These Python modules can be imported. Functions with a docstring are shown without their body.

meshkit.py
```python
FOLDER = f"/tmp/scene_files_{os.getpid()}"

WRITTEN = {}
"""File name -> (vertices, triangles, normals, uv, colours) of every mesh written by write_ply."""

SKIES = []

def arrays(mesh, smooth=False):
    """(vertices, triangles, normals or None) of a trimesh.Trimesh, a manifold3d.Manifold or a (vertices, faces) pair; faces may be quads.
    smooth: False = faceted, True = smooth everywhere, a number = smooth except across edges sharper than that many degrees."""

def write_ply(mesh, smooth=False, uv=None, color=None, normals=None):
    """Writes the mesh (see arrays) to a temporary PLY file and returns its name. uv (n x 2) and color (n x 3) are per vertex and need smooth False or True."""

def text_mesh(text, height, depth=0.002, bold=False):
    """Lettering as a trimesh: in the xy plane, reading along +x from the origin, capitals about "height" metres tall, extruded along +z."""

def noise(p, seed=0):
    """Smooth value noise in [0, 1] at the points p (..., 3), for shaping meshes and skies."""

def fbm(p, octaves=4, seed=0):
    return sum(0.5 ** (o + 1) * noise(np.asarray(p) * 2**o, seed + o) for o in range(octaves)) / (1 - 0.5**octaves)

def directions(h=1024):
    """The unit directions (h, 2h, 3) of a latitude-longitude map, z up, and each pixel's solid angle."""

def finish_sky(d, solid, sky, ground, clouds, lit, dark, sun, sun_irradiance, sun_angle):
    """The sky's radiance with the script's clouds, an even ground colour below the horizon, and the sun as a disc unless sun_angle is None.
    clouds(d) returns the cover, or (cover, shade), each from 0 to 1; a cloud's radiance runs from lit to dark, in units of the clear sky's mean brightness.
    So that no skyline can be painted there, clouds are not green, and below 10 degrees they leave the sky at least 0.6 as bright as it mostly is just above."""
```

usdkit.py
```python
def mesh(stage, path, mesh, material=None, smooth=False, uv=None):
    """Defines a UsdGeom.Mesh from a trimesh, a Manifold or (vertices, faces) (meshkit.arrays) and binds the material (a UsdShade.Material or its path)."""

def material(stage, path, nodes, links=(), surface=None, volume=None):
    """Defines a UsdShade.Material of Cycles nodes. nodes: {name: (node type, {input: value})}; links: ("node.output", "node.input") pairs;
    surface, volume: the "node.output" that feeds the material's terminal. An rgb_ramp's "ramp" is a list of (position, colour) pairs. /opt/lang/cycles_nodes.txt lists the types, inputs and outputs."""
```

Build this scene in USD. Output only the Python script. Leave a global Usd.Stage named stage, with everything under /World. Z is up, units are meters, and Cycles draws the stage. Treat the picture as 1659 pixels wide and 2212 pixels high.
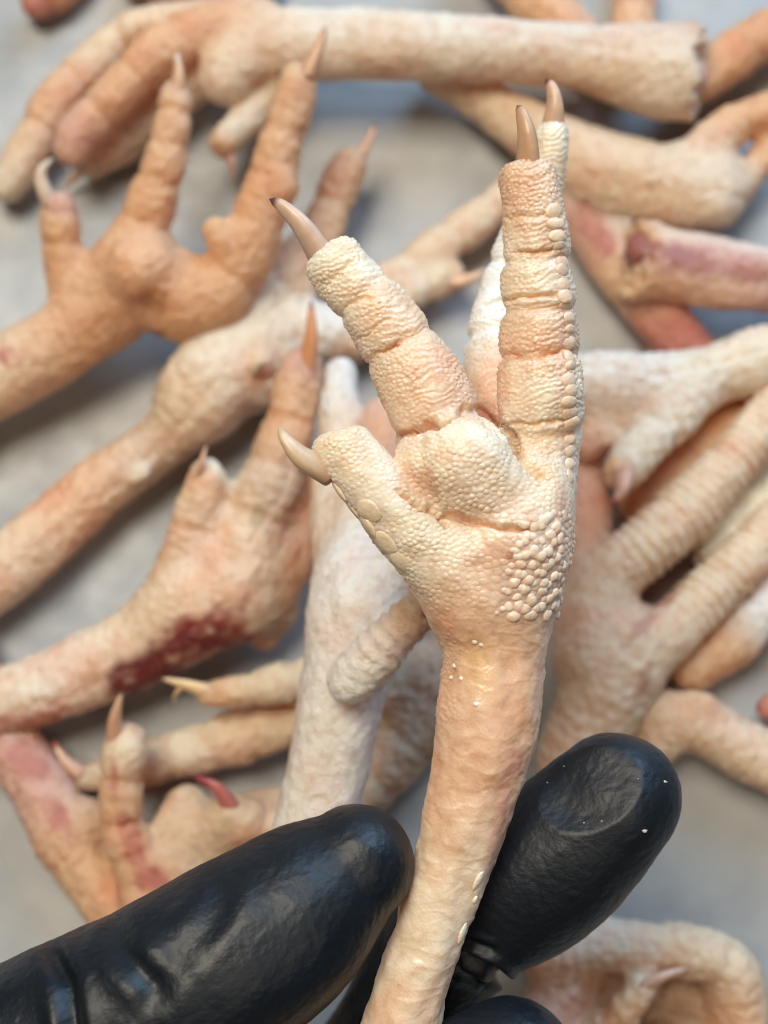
import math, numpy as np, trimesh, usdkit, meshkit
from scipy.spatial import cKDTree
from pxr import Usd, UsdGeom, UsdLux, UsdShade, Sdf, Gf, Vt

stage = Usd.Stage.CreateInMemory()
UsdGeom.SetStageUpAxis(stage, UsdGeom.Tokens.z)
UsdGeom.SetStageMetersPerUnit(stage, 1.0)
UsdGeom.Xform.Define(stage, '/World')
stage.SetDefaultPrim(stage.GetPrimAtPath('/World'))
UsdGeom.Scope.Define(stage, '/World/Looks')

# ------------------------------------------------------------------ camera
TILT = math.radians(12)
FWD = np.array([0, math.sin(TILT), -math.cos(TILT)])
UP = np.array([0, math.cos(TILT), math.sin(TILT)])
RIGHT = np.array([1.0, 0, 0])
CAM = -FWD * 0.262
FPX = 1659 * 48 / 27.0                     # focal length in units of the survey picture (1659 x 2212)
cam = UsdGeom.Camera.Define(stage, '/World/camera')
cam.CreateFocalLengthAttr(48); cam.CreateHorizontalApertureAttr(27); cam.CreateVerticalApertureAttr(36)
cam.CreateClippingRangeAttr(Gf.Vec2f(0.005, 20))
cam.CreateFStopAttr(14.0); cam.CreateFocusDistanceAttr(0.1735)
m = Gf.Matrix4d(*RIGHT, 0, *UP, 0, *(-FWD), 0, *CAM, 1)
cam.AddTransformOp().Set(m)
cam.CreateExposureAttr(0.03)


# ------------------------------------------------------------------ lamps
def rect_light(name, pos, target, w, h, color, intensity):
    l = UsdLux.RectLight.Define(stage, '/World/' + name)
    l.CreateWidthAttr(w); l.CreateHeightAttr(h); l.CreateColorAttr(Gf.Vec3f(*color)); l.CreateIntensityAttr(intensity)
    z = np.array(pos, float) - np.array(target, float); z /= np.linalg.norm(z)
    x = np.cross([0, 1, 0.01], z); x /= np.linalg.norm(x); y = np.cross(z, x)
    l.AddTransformOp().Set(Gf.Matrix4d(*x, 0, *y, 0, *z, 0, *pos, 1))
    return l


rect_light('ceiling_lamp', (-0.26, 0.28, 1.0), (0, 0, 0.03), 0.50, 0.50, (1.0, 0.89, 0.73), 14.5)
rect_light('window_light', (0.62, 1.10, 0.82), (0, 0, 0.05), 1.0, 0.75, (0.42, 0.69, 1.0), 9.3)
rect_light('fill_light', (0.35, -0.50, 1.1), (0, 0, 0.05), 0.6, 0.6, (1.0, 0.84, 0.66), 1.7)  # unseen fill lamp, added to lift the shaded sides and the tray


# ------------------------------------------------------------------ helpers
def ray(px, py):
    return FWD + (px - 829.5) / FPX * RIGHT + (1106 - py) / FPX * UP


def UD(px, py, depth):                      # a point at a distance (m) along the view axis
    return CAM + ray(px, py) * depth


def UZ(px, py, z):                          # a point at a height (m) above the tray
    d = ray(px, py)
    return CAM + d * ((z - CAM[2]) / d[2])


def depth_of(p):
    return (np.asarray(p) - CAM) @ FWD


def to_px(P):
    q = np.asarray(P) - CAM
    d = q @ FWD
    return np.stack([829.5 + q @ RIGHT / d * FPX, 1106 - q @ UP / d * FPX], 1)


COUNT = {}


def numbered(parent, name):
    k = (parent, name); n = COUNT.get(k, 0); COUNT[k] = n + 1
    return f'{parent}/{name}' + (f'_{n:03d}' if n else '')


def tag(prim, label=None, cat=None, group=None, kind=None):
    for k, v in (('label', label), ('category', cat), ('group', group), ('kind', kind)):
        if v: prim.SetCustomDataByKey(k, v)


def thing(name, label, cat, loc, group=None):
    x = UsdGeom.Xform.Define(stage, numbered('/World', name))
    x.AddTranslateOp().Set(Gf.Vec3d(*map(float, loc)))
    tag(x.GetPrim(), label, cat, group)
    x.origin = np.array(loc, float)
    return x


def part(parent, name, v, f, mat, color=None, label=None, smooth=True):
    path = numbered(str(parent.GetPath()), name)
    g = usdkit.mesh(stage, path, trimesh.Trimesh(np.asarray(v) - parent.origin, f, process=False), mat, smooth=smooth)
    if color is not None:
        UsdGeom.PrimvarsAPI(g).CreatePrimvar('tint', Sdf.ValueTypeNames.Color3fArray, 'vertex').Set(Vt.Vec3fArray.FromNumpy(np.asarray(color, np.float32)))
    if label: tag(g.GetPrim(), label)
    g.origin = parent.origin
    return g


def catmull(P, n):
    P = np.asarray(P, float)
    if len(P) == 2:
        t = np.linspace(0, 1, n)[:, None]; return P[0] * (1 - t) + P[1] * t
    Q = np.vstack([2 * P[0] - P[1], P, 2 * P[-1] - P[-2]])
    out = []
    u = np.linspace(0, len(P) - 1, n); i = np.minimum(u.astype(int), len(P) - 2); t = (u - i)[:, None]
    a, b, c, d = Q[i], Q[i + 1], Q[i + 2], Q[i + 3]
    return 0.5 * (2 * b + (c - a) * t + (2 * a - 5 * b + 4 * c - d) * t ** 2 + (3 * b - a - 3 * c + d) * t ** 3)


class Chain:
    """A tapering limb: nodes (point, radius, colour) joined by a smooth curve."""

    def __init__(self, P, R, col, k=0.002, creases=(), step=0.0004, cap=None, swell=0.035):
        P = np.asarray(P, float)
        L = np.linalg.norm(np.diff(P, axis=0), axis=1).sum()
        n = max(int(L / step), 8)
        A = catmull(np.hstack([P, np.asarray(R, float)[:, None], np.asarray(col, float)]), n)
        self.C, self.R, self.col = A[:, :3], np.maximum(A[:, 3], 0.0005), np.clip(A[:, 4:7], 0.005, 1)
        self.S = np.concatenate([[0], np.cumsum(np.linalg.norm(np.diff(self.C, axis=0), axis=1))])
        for s, depth, w in creases:
            self.R = self.R - depth * np.exp(-((self.S - s * self.S[-1]) / w) ** 2)
        if creases:
            ed = np.array([0, *[c_[0] for c_ in creases], 1.0]); u_ = self.S / self.S[-1]
            q_ = np.clip(np.searchsorted(ed, u_, 'right') - 1, 0, len(ed) - 2)
            self.R = self.R * (1 + swell * np.sin(np.pi * (u_ - ed[q_]) / (ed[q_ + 1] - ed[q_])) * (q_ > 0))
        self.tree = cKDTree(self.C); self.k = k; self.cap = cap; self.ring = None

    def eval(self, p):
        d, i = self.tree.query(p, workers=4)
        d = d - self.R[i]
        if self.cap is not None:                                # a blunt, nearly flat end
            q = (p - self.cap[0]) @ self.cap[1]; k = .0020
            h_ = np.clip(0.5 - 0.5 * (q - d) / k, 0, 1)
            d = q * (1 - h_) + d * h_ + k * h_ * (1 - h_)
        return d, i


def field(p, chains, cuts=()):
    D = None
    for c in chains:
        d, _ = c.eval(p)
        if D is None: D = d
        else:
            h = np.clip(0.5 + 0.5 * (D - d) / c.k, 0, 1)
            D = D * (1 - h) + d * h - c.k * h * (1 - h)
    for p0, n in cuts:
        D = np.maximum(D, (p - p0) @ n + (meshkit.fbm(p * 420, 3, 5) - .5) * .0060)
    return D


def surface(chains, h, cuts=(), margin=0.002):
    """Mesh of the smooth union of chains, by surface nets on a grid of pitch h."""
    lo = np.min([(c.C - c.R[:, None]).min(0) for c in chains], 0) - margin
    hi = np.max([(c.C + c.R[:, None]).max(0) for c in chains], 0) + margin
    F = 4
    n = (np.ceil((hi - lo) / (h * F)).astype(int) + 1)
    ax = [lo[k] + (np.arange(n[k]) * F + (F - 1) / 2) * h for k in range(3)]
    G = np.stack(np.meshgrid(*ax, indexing='ij'), -1).reshape(-1, 3)
    Dc = field(G, chains, cuts).reshape(n)
    D = np.repeat(np.repeat(np.repeat(Dc, F, 0), F, 1), F, 2).astype(np.float32)
    I = np.argwhere(np.abs(D) < h * F * 1.6)
    D[tuple(I.T)] = field(lo + I * h, chains, cuts)
    S = D < 0
    N = np.array(D.shape)
    # cells with a sign change
    corners = [(a, b, c) for a in (0, 1) for b in (0, 1) for c in (0, 1)]
    cnt = np.zeros(N - 1, np.int8)
    for a, b, c in corners:
        cnt += S[a:N[0] - 1 + a, b:N[1] - 1 + b, c:N[2] - 1 + c]
    cells = np.argwhere((cnt > 0) & (cnt < 8))
    idx = np.full(N - 1, -1, np.int32); idx[tuple(cells.T)] = np.arange(len(cells))
    acc = np.zeros((len(cells), 3)); w = np.zeros(len(cells))
    for a in corners:
        for k in range(3):
            if a[k]: continue
            b = list(a); b[k] = 1
            da = D[tuple((cells + a).T)]; db = D[tuple((cells + b).T)]
            on = (da < 0) != (db < 0)
            t = da[on] / (da[on] - db[on])
            q = np.tile(np.array(a, float), (on.sum(), 1)); q[:, k] += t
            acc[on] += q; w[on] += 1
    V = lo + (cells + acc / w[:, None]) * h
    faces = []
    for k in range(3):
        u, v = (k + 1) % 3, (k + 2) % 3
        sl0 = [slice(1, N[j] - 1) for j in range(3)]; sl0[k] = slice(0, N[k] - 1)
        sl1 = list(sl0); sl1[k] = slice(1, N[k])
        A, B = S[tuple(sl0)], S[tuple(sl1)]
        off = np.array([1, 1, 1]); off[k] = 0
        for flip, M in ((False, A & ~B), (True, ~A & B)):
            E = np.argwhere(M) + off
            if not len(E): continue
            e = np.zeros((4, 3), int); e[1, u] = -1; e[2, u] = -1; e[2, v] = -1; e[3, v] = -1
            q = np.stack([idx[tuple((E + o).T)] for o in e], 1)
            if flip: q = q[:, ::-1]
            faces.append(q)
    Q = np.vstack(faces)
    Fc = np.vstack([Q[:, [0, 1, 2]], Q[:, [0, 2, 3]]])
    return V, Fc


def normals(V, F):
    n = np.zeros_like(V); fn = np.cross(V[F[:, 1]] - V[F[:, 0]], V[F[:, 2]] - V[F[:, 0]])
    for k in range(3): np.add.at(n, F[:, k], fn)
    return n / np.maximum(np.linalg.norm(n, axis=1, keepdims=True), 1e-12)


def relax(V, F, it=4):
    import scipy.sparse as sp
    e = np.vstack([F[:, [0, 1]], F[:, [1, 2]], F[:, [2, 0]]]); e = np.vstack([e, e[:, ::-1]])
    A = sp.csr_matrix((np.ones(len(e)), (e[:, 0], e[:, 1])), shape=(len(V),) * 2); A.data[:] = 1
    deg = np.asarray(A.sum(1))
    for i in range(it):
        for lam in (0.5, -0.52):
            V = V + lam * (A @ V / deg - V)
    return V


def blend_color(V, chains, width=0.0025):
    W = 0; Csum = 0
    for c in chains:
        d, i = c.eval(V)
        w = np.exp(-np.clip(d, -0.003, 0.05) / width)[:, None]
        W = W + w; Csum = Csum + w * c.col[i]
    return Csum / W


def seg_dist(p, line):
    """Distance of 2D points from a polyline, and the parameter 0..1 along it."""
    line = np.asarray(line, float); best = np.full(len(p), 1e9); par = np.zeros(len(p))
    for j in range(len(line) - 1):
        a, b = line[j], line[j + 1]; ab = b - a
        t = np.clip((p - a) @ ab / (ab @ ab), 0, 1)
        d = np.linalg.norm(p - (a + t[:, None] * ab), axis=1)
        m_ = d < best; best[m_] = d[m_]; par[m_] = (j + t[m_]) / (len(line) - 1)
    return best, par


def fbm(p, o=3, seed=0): return meshkit.fbm(p, o, seed)


# colours of skin (base colours)
CREAM = (.77, .58, .41); PEACH = (.74, .455, .275); ORANGE = (.73, .415, .225); PINK = (.68, .40, .31)
ROSE = (.52, .21, .16); WHITE = (.83, .79, .74); BLOOD = (.17, .014, .015); TAN = (.62, .46, .32); PALE = (.82, .70, .56)
BROWN = (.38, .24, .15)


def M(name, nodes, links, surface='p.BSDF'):
    return usdkit.material(stage, '/World/Looks/' + name, nodes, links, surface=surface)


def skin_material(name, vor_scale, bump, wet, sss=0.35, coat=0.25):
    return M(name, {
        'tc': ('texture_coordinate', {}),
        'a': ('attribute', {'attribute': 'tint'}),
        'n1': ('noise_texture', {'scale': 420.0, 'detail': 4.0, 'roughness': 0.6}),
        'r1': ('rgb_ramp', {'ramp': [(0.3, (.80, .70, .62)), (0.5, (1.0, .98, .96)), (0.7, (1.08, 1.08, 1.06))]}),
        'mx': ('mix', {'mix_type': 'multiply', 'fac': 0.75}),
        'v': ('voronoi_texture', {'feature': 'smooth_f1', 'scale': vor_scale, 'smoothness': 0.3}),
        'n2': ('noise_texture', {'scale': 2600.0, 'detail': 3.0}),
        'ad': ('math', {'math_type': 'multiply_add', 'value2': -0.8}),
        'b': ('bump', {'strength': bump, 'distance': 0.0007}),
        'rr': ('map_range', {'from_min': .3, 'from_max': .7, 'to_min': wet + .14, 'to_max': wet - .08}),
        'p': ('principled_bsdf', {'subsurface_weight': sss, 'subsurface_radius': (1.0, .45, .25), 'subsurface_scale': 0.0010,
                                  'specular_ior_level': 0.5, 'ior': 1.42, 'coat_weight': coat, 'coat_roughness': .16}),
    }, [('tc.object', 'n1.vector'), ('tc.object', 'n2.vector'), ('tc.object', 'v.vector'),
        ('n1.fac', 'r1.fac'), ('a.color', 'mx.color1'), ('r1.color', 'mx.color2'), ('mx.color', 'p.base_color'),
        ('v.distance', 'ad.value1'), ('n2.fac', 'ad.value3'), ('ad.value', 'b.height'), ('b.normal', 'p.normal'),
        ('b.normal', 'p.coat_normal'), ('n1.fac', 'rr.value'), ('rr.result', 'p.roughness')])


SKIN = skin_material('wet_scaly_skin', 620.0, 0.7, 0.30, 0.45, 0.4)
SKIN_HELD = skin_material('damp_scaly_skin', 2400.0, 0.10, 0.34, 0.38)
PLATE = skin_material('hard_scale', 2400.0, 0.12, 0.38, 0.0)
BONE = skin_material('raw_bone', 900.0, 0.7, 0.36, 0.0)
CLAW = M('horn', {
    'a': ('attribute', {'attribute': 'tint'}),
    'tc': ('texture_coordinate', {}),
    'n': ('noise_texture', {'scale': 900.0, 'detail': 3.0}),
    'b': ('bump', {'strength': .15, 'distance': 0.0003}),
    'p': ('principled_bsdf', {'roughness': .40, 'subsurface_weight': .15, 'subsurface_radius': (1, .5, .3), 'subsurface_scale': .0004, 'coat_weight': .15, 'coat_roughness': .2})},
    [('a.color', 'p.base_color'), ('tc.object', 'n.vector'), ('n.fac', 'b.height'), ('b.normal', 'p.normal')])
GLOVE = M('black_nitrile', {
    'tc': ('texture_coordinate', {}),
    'n': ('noise_texture', {'scale': 1500.0, 'detail': 3.0, 'roughness': .55}),
    'n2': ('noise_texture', {'scale': 130.0, 'detail': 3.0}),
    'rr': ('map_range', {'from_min': .3, 'from_max': .7, 'to_min': .42, 'to_max': .54}),
    'b': ('bump', {'strength': .34, 'distance': 0.0003}),
    'p': ('principled_bsdf', {'base_color': (.005, .008, .012), 'specular_ior_level': .38, 'coat_weight': .10, 'coat_roughness': .34})},
    [('tc.object', 'n.vector'), ('tc.object', 'n2.vector'), ('n2.fac', 'rr.value'), ('rr.result', 'p.roughness'), ('n.fac', 'b.height'), ('b.normal', 'p.normal')])
STEEL = M('brushed_steel', {
    'tc': ('texture_coordinate', {}),
    'n': ('noise_texture', {'scale': 22.0, 'detail': 5.0, 'roughness': .6}),
    'n2': ('noise_texture', {'scale': 160.0, 'detail': 4.0}),
    'r': ('rgb_ramp', {'ramp': [(.28, (.22, .235, .25)), (.5, (.34, .355, .36)), (.62, (.39, .395, .39)), (.75, (.52, .51, .48))]}),
    'rr': ('map_range', {'from_min': .3, 'from_max': .7, 'to_min': .48, 'to_max': .62}),
    'b': ('bump', {'strength': .12, 'distance': 0.0004}),
    'p': ('principled_bsdf', {'metallic': .15})},
    [('tc.object', 'n.vector'), ('tc.object', 'n2.vector'), ('n.fac', 'r.fac'), ('r.color', 'p.base_color'), ('n2.fac', 'rr.value'), ('rr.result', 'p.roughness'),
     ('n2.fac', 'b.height'), ('b.normal', 'p.normal')])

# ------------------------------------------------------------------ the tray surface
g = usdkit.mesh(stage, '/World/tray', (np.array([(x, y, z) for x, y, z in [(-.45, -.45, 0), (.45, -.45, 0), (.45, .45, 0), (-.45, .45, 0)]], float), np.array([[0, 1, 2], [0, 2, 3]])), STEEL)
tag(g.GetPrim(), 'grey metal tray surface under the whole pile of feet', 'tray', kind='structure')


# ------------------------------------------------------------------ claws
def claw(parent, pts, rad, base, tip, dark=0.8, flat=0.75, label=None):
    """A curved horn claw: pts = 3 or more points from root to tip."""
    n, m_ = 20, 14
    C = catmull(pts, n); T = np.gradient(C, axis=0); T /= np.linalg.norm(T, axis=1, keepdims=True)
    t = np.linspace(0, 1, n)
    r = rad * ((1 - t) ** 0.85 * 0.84 + 0.16); r[-1] = rad * 0.05; r[-2] = rad * .14
    bend = C[0] + C[-1] - 2 * C[n // 2]
    if np.linalg.norm(bend) < 1e-5: bend = np.array([0, 0, 1.0])
    V = []
    for i in range(n):
        b = np.cross(T[i], bend); b /= np.linalg.norm(b); a = np.cross(b, T[i])
        th = np.linspace(0, 2 * math.pi, m_, endpoint=False)[:, None]
        V.append(C[i] + r[i] * (np.cos(th) * a + np.sin(th) * b * flat))
    V = np.vstack(V + [C[:1], C[-1:]])
    F = []
    for i in range(n - 1):
        for j in range(m_):
            a, b = i * m_ + j, i * m_ + (j + 1) % m_
            F += [(a, b, b + m_), (a, b + m_, a + m_)]
    for j in range(m_):
        F += [(n * m_, (j + 1) % m_, j), (n * m_ + 1, (n - 1) * m_ + j, (n - 1) * m_ + (j + 1) % m_)]
    tt = np.repeat(t, m_); tt = np.concatenate([tt, [0, 1]])
    w = np.clip((tt - dark) / (1 - dark + 1e-6) * 2.2, 0, 1)[:, None]
    streak = (fbm(V * np.array([900, 900, 900]), 2, 7) - .5)[:, None]
    root = np.clip(.22 - tt, 0, .22)[:, None] / .22 * .55
    col = np.array(base) * (1 + .35 * streak)
    col = col * (1 - root) + np.array((.46, .20, .15)) * root
    col = np.clip(col * (1 - w) + np.array(tip) * w, .01, .9)
    F = np.array(F)
    if np.einsum('ij,ij->i', normals(V, F)[:n * m_], V[:n * m_] - np.repeat(C, m_, 0)).mean() < 0: F = F[:, ::-1]
    return part(parent, 'claw', V, F, CLAW, col, label)


HORN = (.60, .42, .28); DARK = (.10, .03, .04); REDTIP = (.30, .06, .05)


# ------------------------------------------------------------------ a foot of the pile
def foot(label, limbs, claws=(), cuts=(), h=0.0006, seed=1, lumps=(), ring=1.0, mott=0.5, stain=None, extra=None, mark=()):
    """limbs: (join width mm, [(px, py, height mm, radius px, colour)...], [crease positions]); claws: ([(px, py, height mm)...], radius px, base, tip)"""
    chains = []
    for lb in limbs:
        k, nodes, cr = lb[:3]
        P = [UZ(x, y, z / 1000) for x, y, z, r, c in nodes]
        R = [r * depth_of(p) / FPX for p, (x, y, z, r, c) in zip(P, nodes)]
        chains.append(Chain(P, R, [n[4] for n in nodes], k / 1000, [(s, 0.0004, 0.0008) for s in cr])); chains[-1].ring = lb[3] if len(lb) > 3 else None
    cc = [(UZ(x, y, z / 1000), np.array(n) / np.linalg.norm(n)) for x, y, z, n in cuts]
    V, F = surface(chains, h, cc)
    V = relax(V, F, 3)
    N = normals(V, F)
    # cross scutes along the limbs and uneven flesh
    best = None
    for c in chains:
        d, i = c.eval(V)
        s = c.S[i]
        T = np.gradient(c.C, axis=0); B = np.cross(T, -FWD); B /= np.maximum(np.linalg.norm(B, axis=1, keepdims=True), 1e-9)
        lat = np.einsum('ij,ij->i', V - c.C[i], B[i])
        wob = (fbm(V * 240, 2, seed) - .5) * 0.0022
        a = (s + wob) / .0023; b_ = (lat + wob * .6) / .0030 + .5 * (np.floor(a) % 2)
        fa, fb = a % 1.0, b_ % 1.0
        eg = np.minimum(np.minimum(fa, 1 - fa) * .0023, np.minimum(fb, 1 - fb) * .0030)
        prof = np.clip(eg / .0005, 0, 1) ** .7 * (.55 + .6 * fa) - .15           # overlapping plates
        prof = prof - .9 * np.exp(-(((lat + (fbm(V * 110, 2, seed + 3) - .5) * .004) / c.R[i] - .35) / .13) ** 2) * (c.R[i] > .0050)   # tendon line
        if c.ring:
            fa = ((s + wob * .4) / .0019) % 1.0; prof = np.minimum(fa / .7, (1 - fa) / .3)
        fr = (c.ring or 0.0) * np.clip((s / c.S[-1] - .22) * 7, 0, 1)
        if c.ring: prof = prof * np.clip((s / c.S[-1] - .22) * 7, 0, 1) + .5 * np.clip(1 - (s / c.S[-1] - .22) * 7, 0, 1)
        best = (d, prof, fr) if best is None else (np.minimum(d, best[0]), np.where(d < best[0], prof, best[1]), np.where(d < best[0], fr, best[2]))
    side = np.clip(fbm(V * 55, 2, seed + 5) * 2.4 - 0.6, 0, 1)
    V = V + N * ((best[1] - 0.5) * 0.00026 * (ring * (.35 + .65 * side) + best[2]) + (fbm(V * 220, 3, seed + 9) - 0.5) * 0.0010 + (fbm(V * 80, 2, seed + 15) - 0.5) * 0.0016)[:, None]
    # scale cells
    rng = np.random.default_rng(seed)
    sd = V[rng.choice(len(V), min(len(V), int(len(V) * 0.30)), replace=False)] + rng.normal(0, 1e-5, (min(len(V), int(len(V) * 0.30)), 3))
    keep = cKDTree(sd).query_pairs(0.0014, output_type='ndarray')
    dead = np.zeros(len(sd), bool)
    for a, b in keep[np.argsort(keep[:, 0])]:
        if not dead[a]: dead[b] = True
    sd = sd[~dead]
    dd, _ = cKDTree(sd).query(V, k=2)
    V = V + N * (np.clip((dd[:, 1] - dd[:, 0]) / 0.0011, 0, 1) ** 0.6 * 0.00028 * (1.15 - side))[:, None]
    px = to_px(V)
    for (x, y, r, a) in mark:                                # a ring-shaped scar
        q = np.linalg.norm((px - (x, y)) / r, axis=1)
        on = N @ -FWD > 0.2
        V = V + N * (on * a * (np.exp(-((q - 0.95) / .16) ** 2) - .6 * np.exp(-((q - 0.62) / .12) ** 2)))[:, None]
    col = blend_color(V, chains)
    f1 = np.clip((fbm(V * 130, 3, seed + 20) - 0.5) * 4, 0, 1)[:, None] * mott
    f2 = np.clip((fbm(V * 90, 3, seed + 31) - 0.47) * 4, 0, 1)[:, None] * mott
    col = col * (1 - f1) + col * np.array([.94, .62, .54]) * f1
    col = col * (1 - f2 * .4) + np.minimum(col * np.array([1.08, 1.14, 1.2]), .85) * f2 * .4
    if stain:
        for (x, y, rx, ry, ang, c) in stain:
            ca, sa = math.cos(ang), math.sin(ang); q = px - (x, y)
            e = np.hypot((q[:, 0] * ca + q[:, 1] * sa) / rx, (-q[:, 0] * sa + q[:, 1] * ca) / ry) + (fbm(V * 260, 3, seed + 40) - .5) * 1.3
            w = np.clip((1.12 - e) * 2.4, 0, 1)[:, None] * .95 * np.clip(-.25 + 2.4 * fbm(V * 430, 3, seed + 47), 0, 1)[:, None]
            col = col * (1 - w) + np.array(c) * w
    o = V.mean(0); o[2] = V[:, 2].min()
    t = thing('chicken_foot', label, 'chicken foot', o, 'raw chicken feet piled on the tray')
    part(t, 'skin', V, F, SKIN, np.clip(col, .01, .9))
    for cl in claws:
        pts, r, b, tp = cl[:4]
        P = [UZ(x, y, z / 1000) for x, y, z in pts]
        claw(t, P, r * depth_of(P[0]) / FPX, b, tp, cl[4] if len(cl) > 4 else .75)
    for x, y, z, r, n, c in (extra or ()):                    # bone and cartilage showing at a cut end
        P = UZ(x, y, z / 1000); rm = r * depth_of(P) / FPX
        s = trimesh.creation.icosphere(3, 1.0); v = s.vertices.copy()
        n = np.array(n) / np.linalg.norm(n)
        v = v * rm * (0.85 + 0.4 * (fbm(v * 1.7 + seed, 2, seed) - .5))[:, None]
        v = v - 0.45 * (v @ n)[:, None] * n
        part(t, 'bone_end', v + P, s.faces, BONE, np.tile(np.array(c), (len(v), 1)) * (0.85 + .3 * fbm(v * 900, 2, 3))[:, None])
    return t


exec_feet = True
# top: long pale foot lying across, its cut end to the right
foot('long pale cream foot lying across the top, its cut shank end at right', [
    (3, [(1512, 162, 15, 100, CREAM), (1420, 158, 15, 92, PALE), (1300, 140, 15, 68, CREAM), (1180, 122, 16, 60, CREAM), (1000, 108, 16, 64, PALE), (840, 100, 16, 70, CREAM), (720, 102, 15, 70, PALE), (600, 105, 14, 78, CREAM)], []),
    (3, [(1500, 95, 17, 36, ROSE), (1400, 90, 17, 34, PINK), (1200, 80, 19, 26, WHITE), (900, 62, 19, 24, WHITE), (640, 50, 17, 34, WHITE)], []),
    (2, [(560, 95, 14, 76, CREAM), (500, 150, 15, 68, CREAM), (490, 165, 15, 60, PALE)], []),
    (2, [(560, 60, 14, 60, PEACH), (440, 62, 16, 56, ORANGE), (335, 125, 17, 52, ORANGE), (245, 215, 16, 45, PEACH), (178, 285, 14, 40, PINK), (155, 325, 13, 36, PINK)], [.35, .6, .8]),
    (2, [(520, 40, 9, 50, CREAM), (300, 62, 10, 44, CREAM), (200, 140, 9, 44, CREAM), (110, 240, 8, 44, PEACH), (45, 350, 7, 42, CREAM), (18, 395, 6, 38, PALE)], [.4, .6, .8]),
    (2, [(440, 150, 8, 58, CREAM), (330, 235, 7, 62, TAN), (250, 310, 6, 50, CREAM), (205, 350, 5, 36, CREAM)], [.5]),
    (2, [(600, 195, 11, 36, CREAM), (545, 245, 11, 34, CREAM), (500, 290, 11, 32, PALE), (483, 312, 11, 30, PEACH)], []),
], [([(205, 350, 5), (165, 378, 4), (138, 412, 2)], 16, HORN, HORN), ([(490, 315, 11), (500, 355, 10), (503, 395, 8)], 17, PINK, PINK)],
     cuts=[(1508, 160, 15, (1, -.15, .25))], seed=3, ring=1.2,
     extra=[(1503, 170, 15, 52, (1, -.15, .25), (.66, .40, .32)), (1500, 150, 18, 30, (1, -.1, .35), (.80, .72, .62)), (1482, 92, 17, 30, (1, 0, .4), (.74, .52, .46))])

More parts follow.
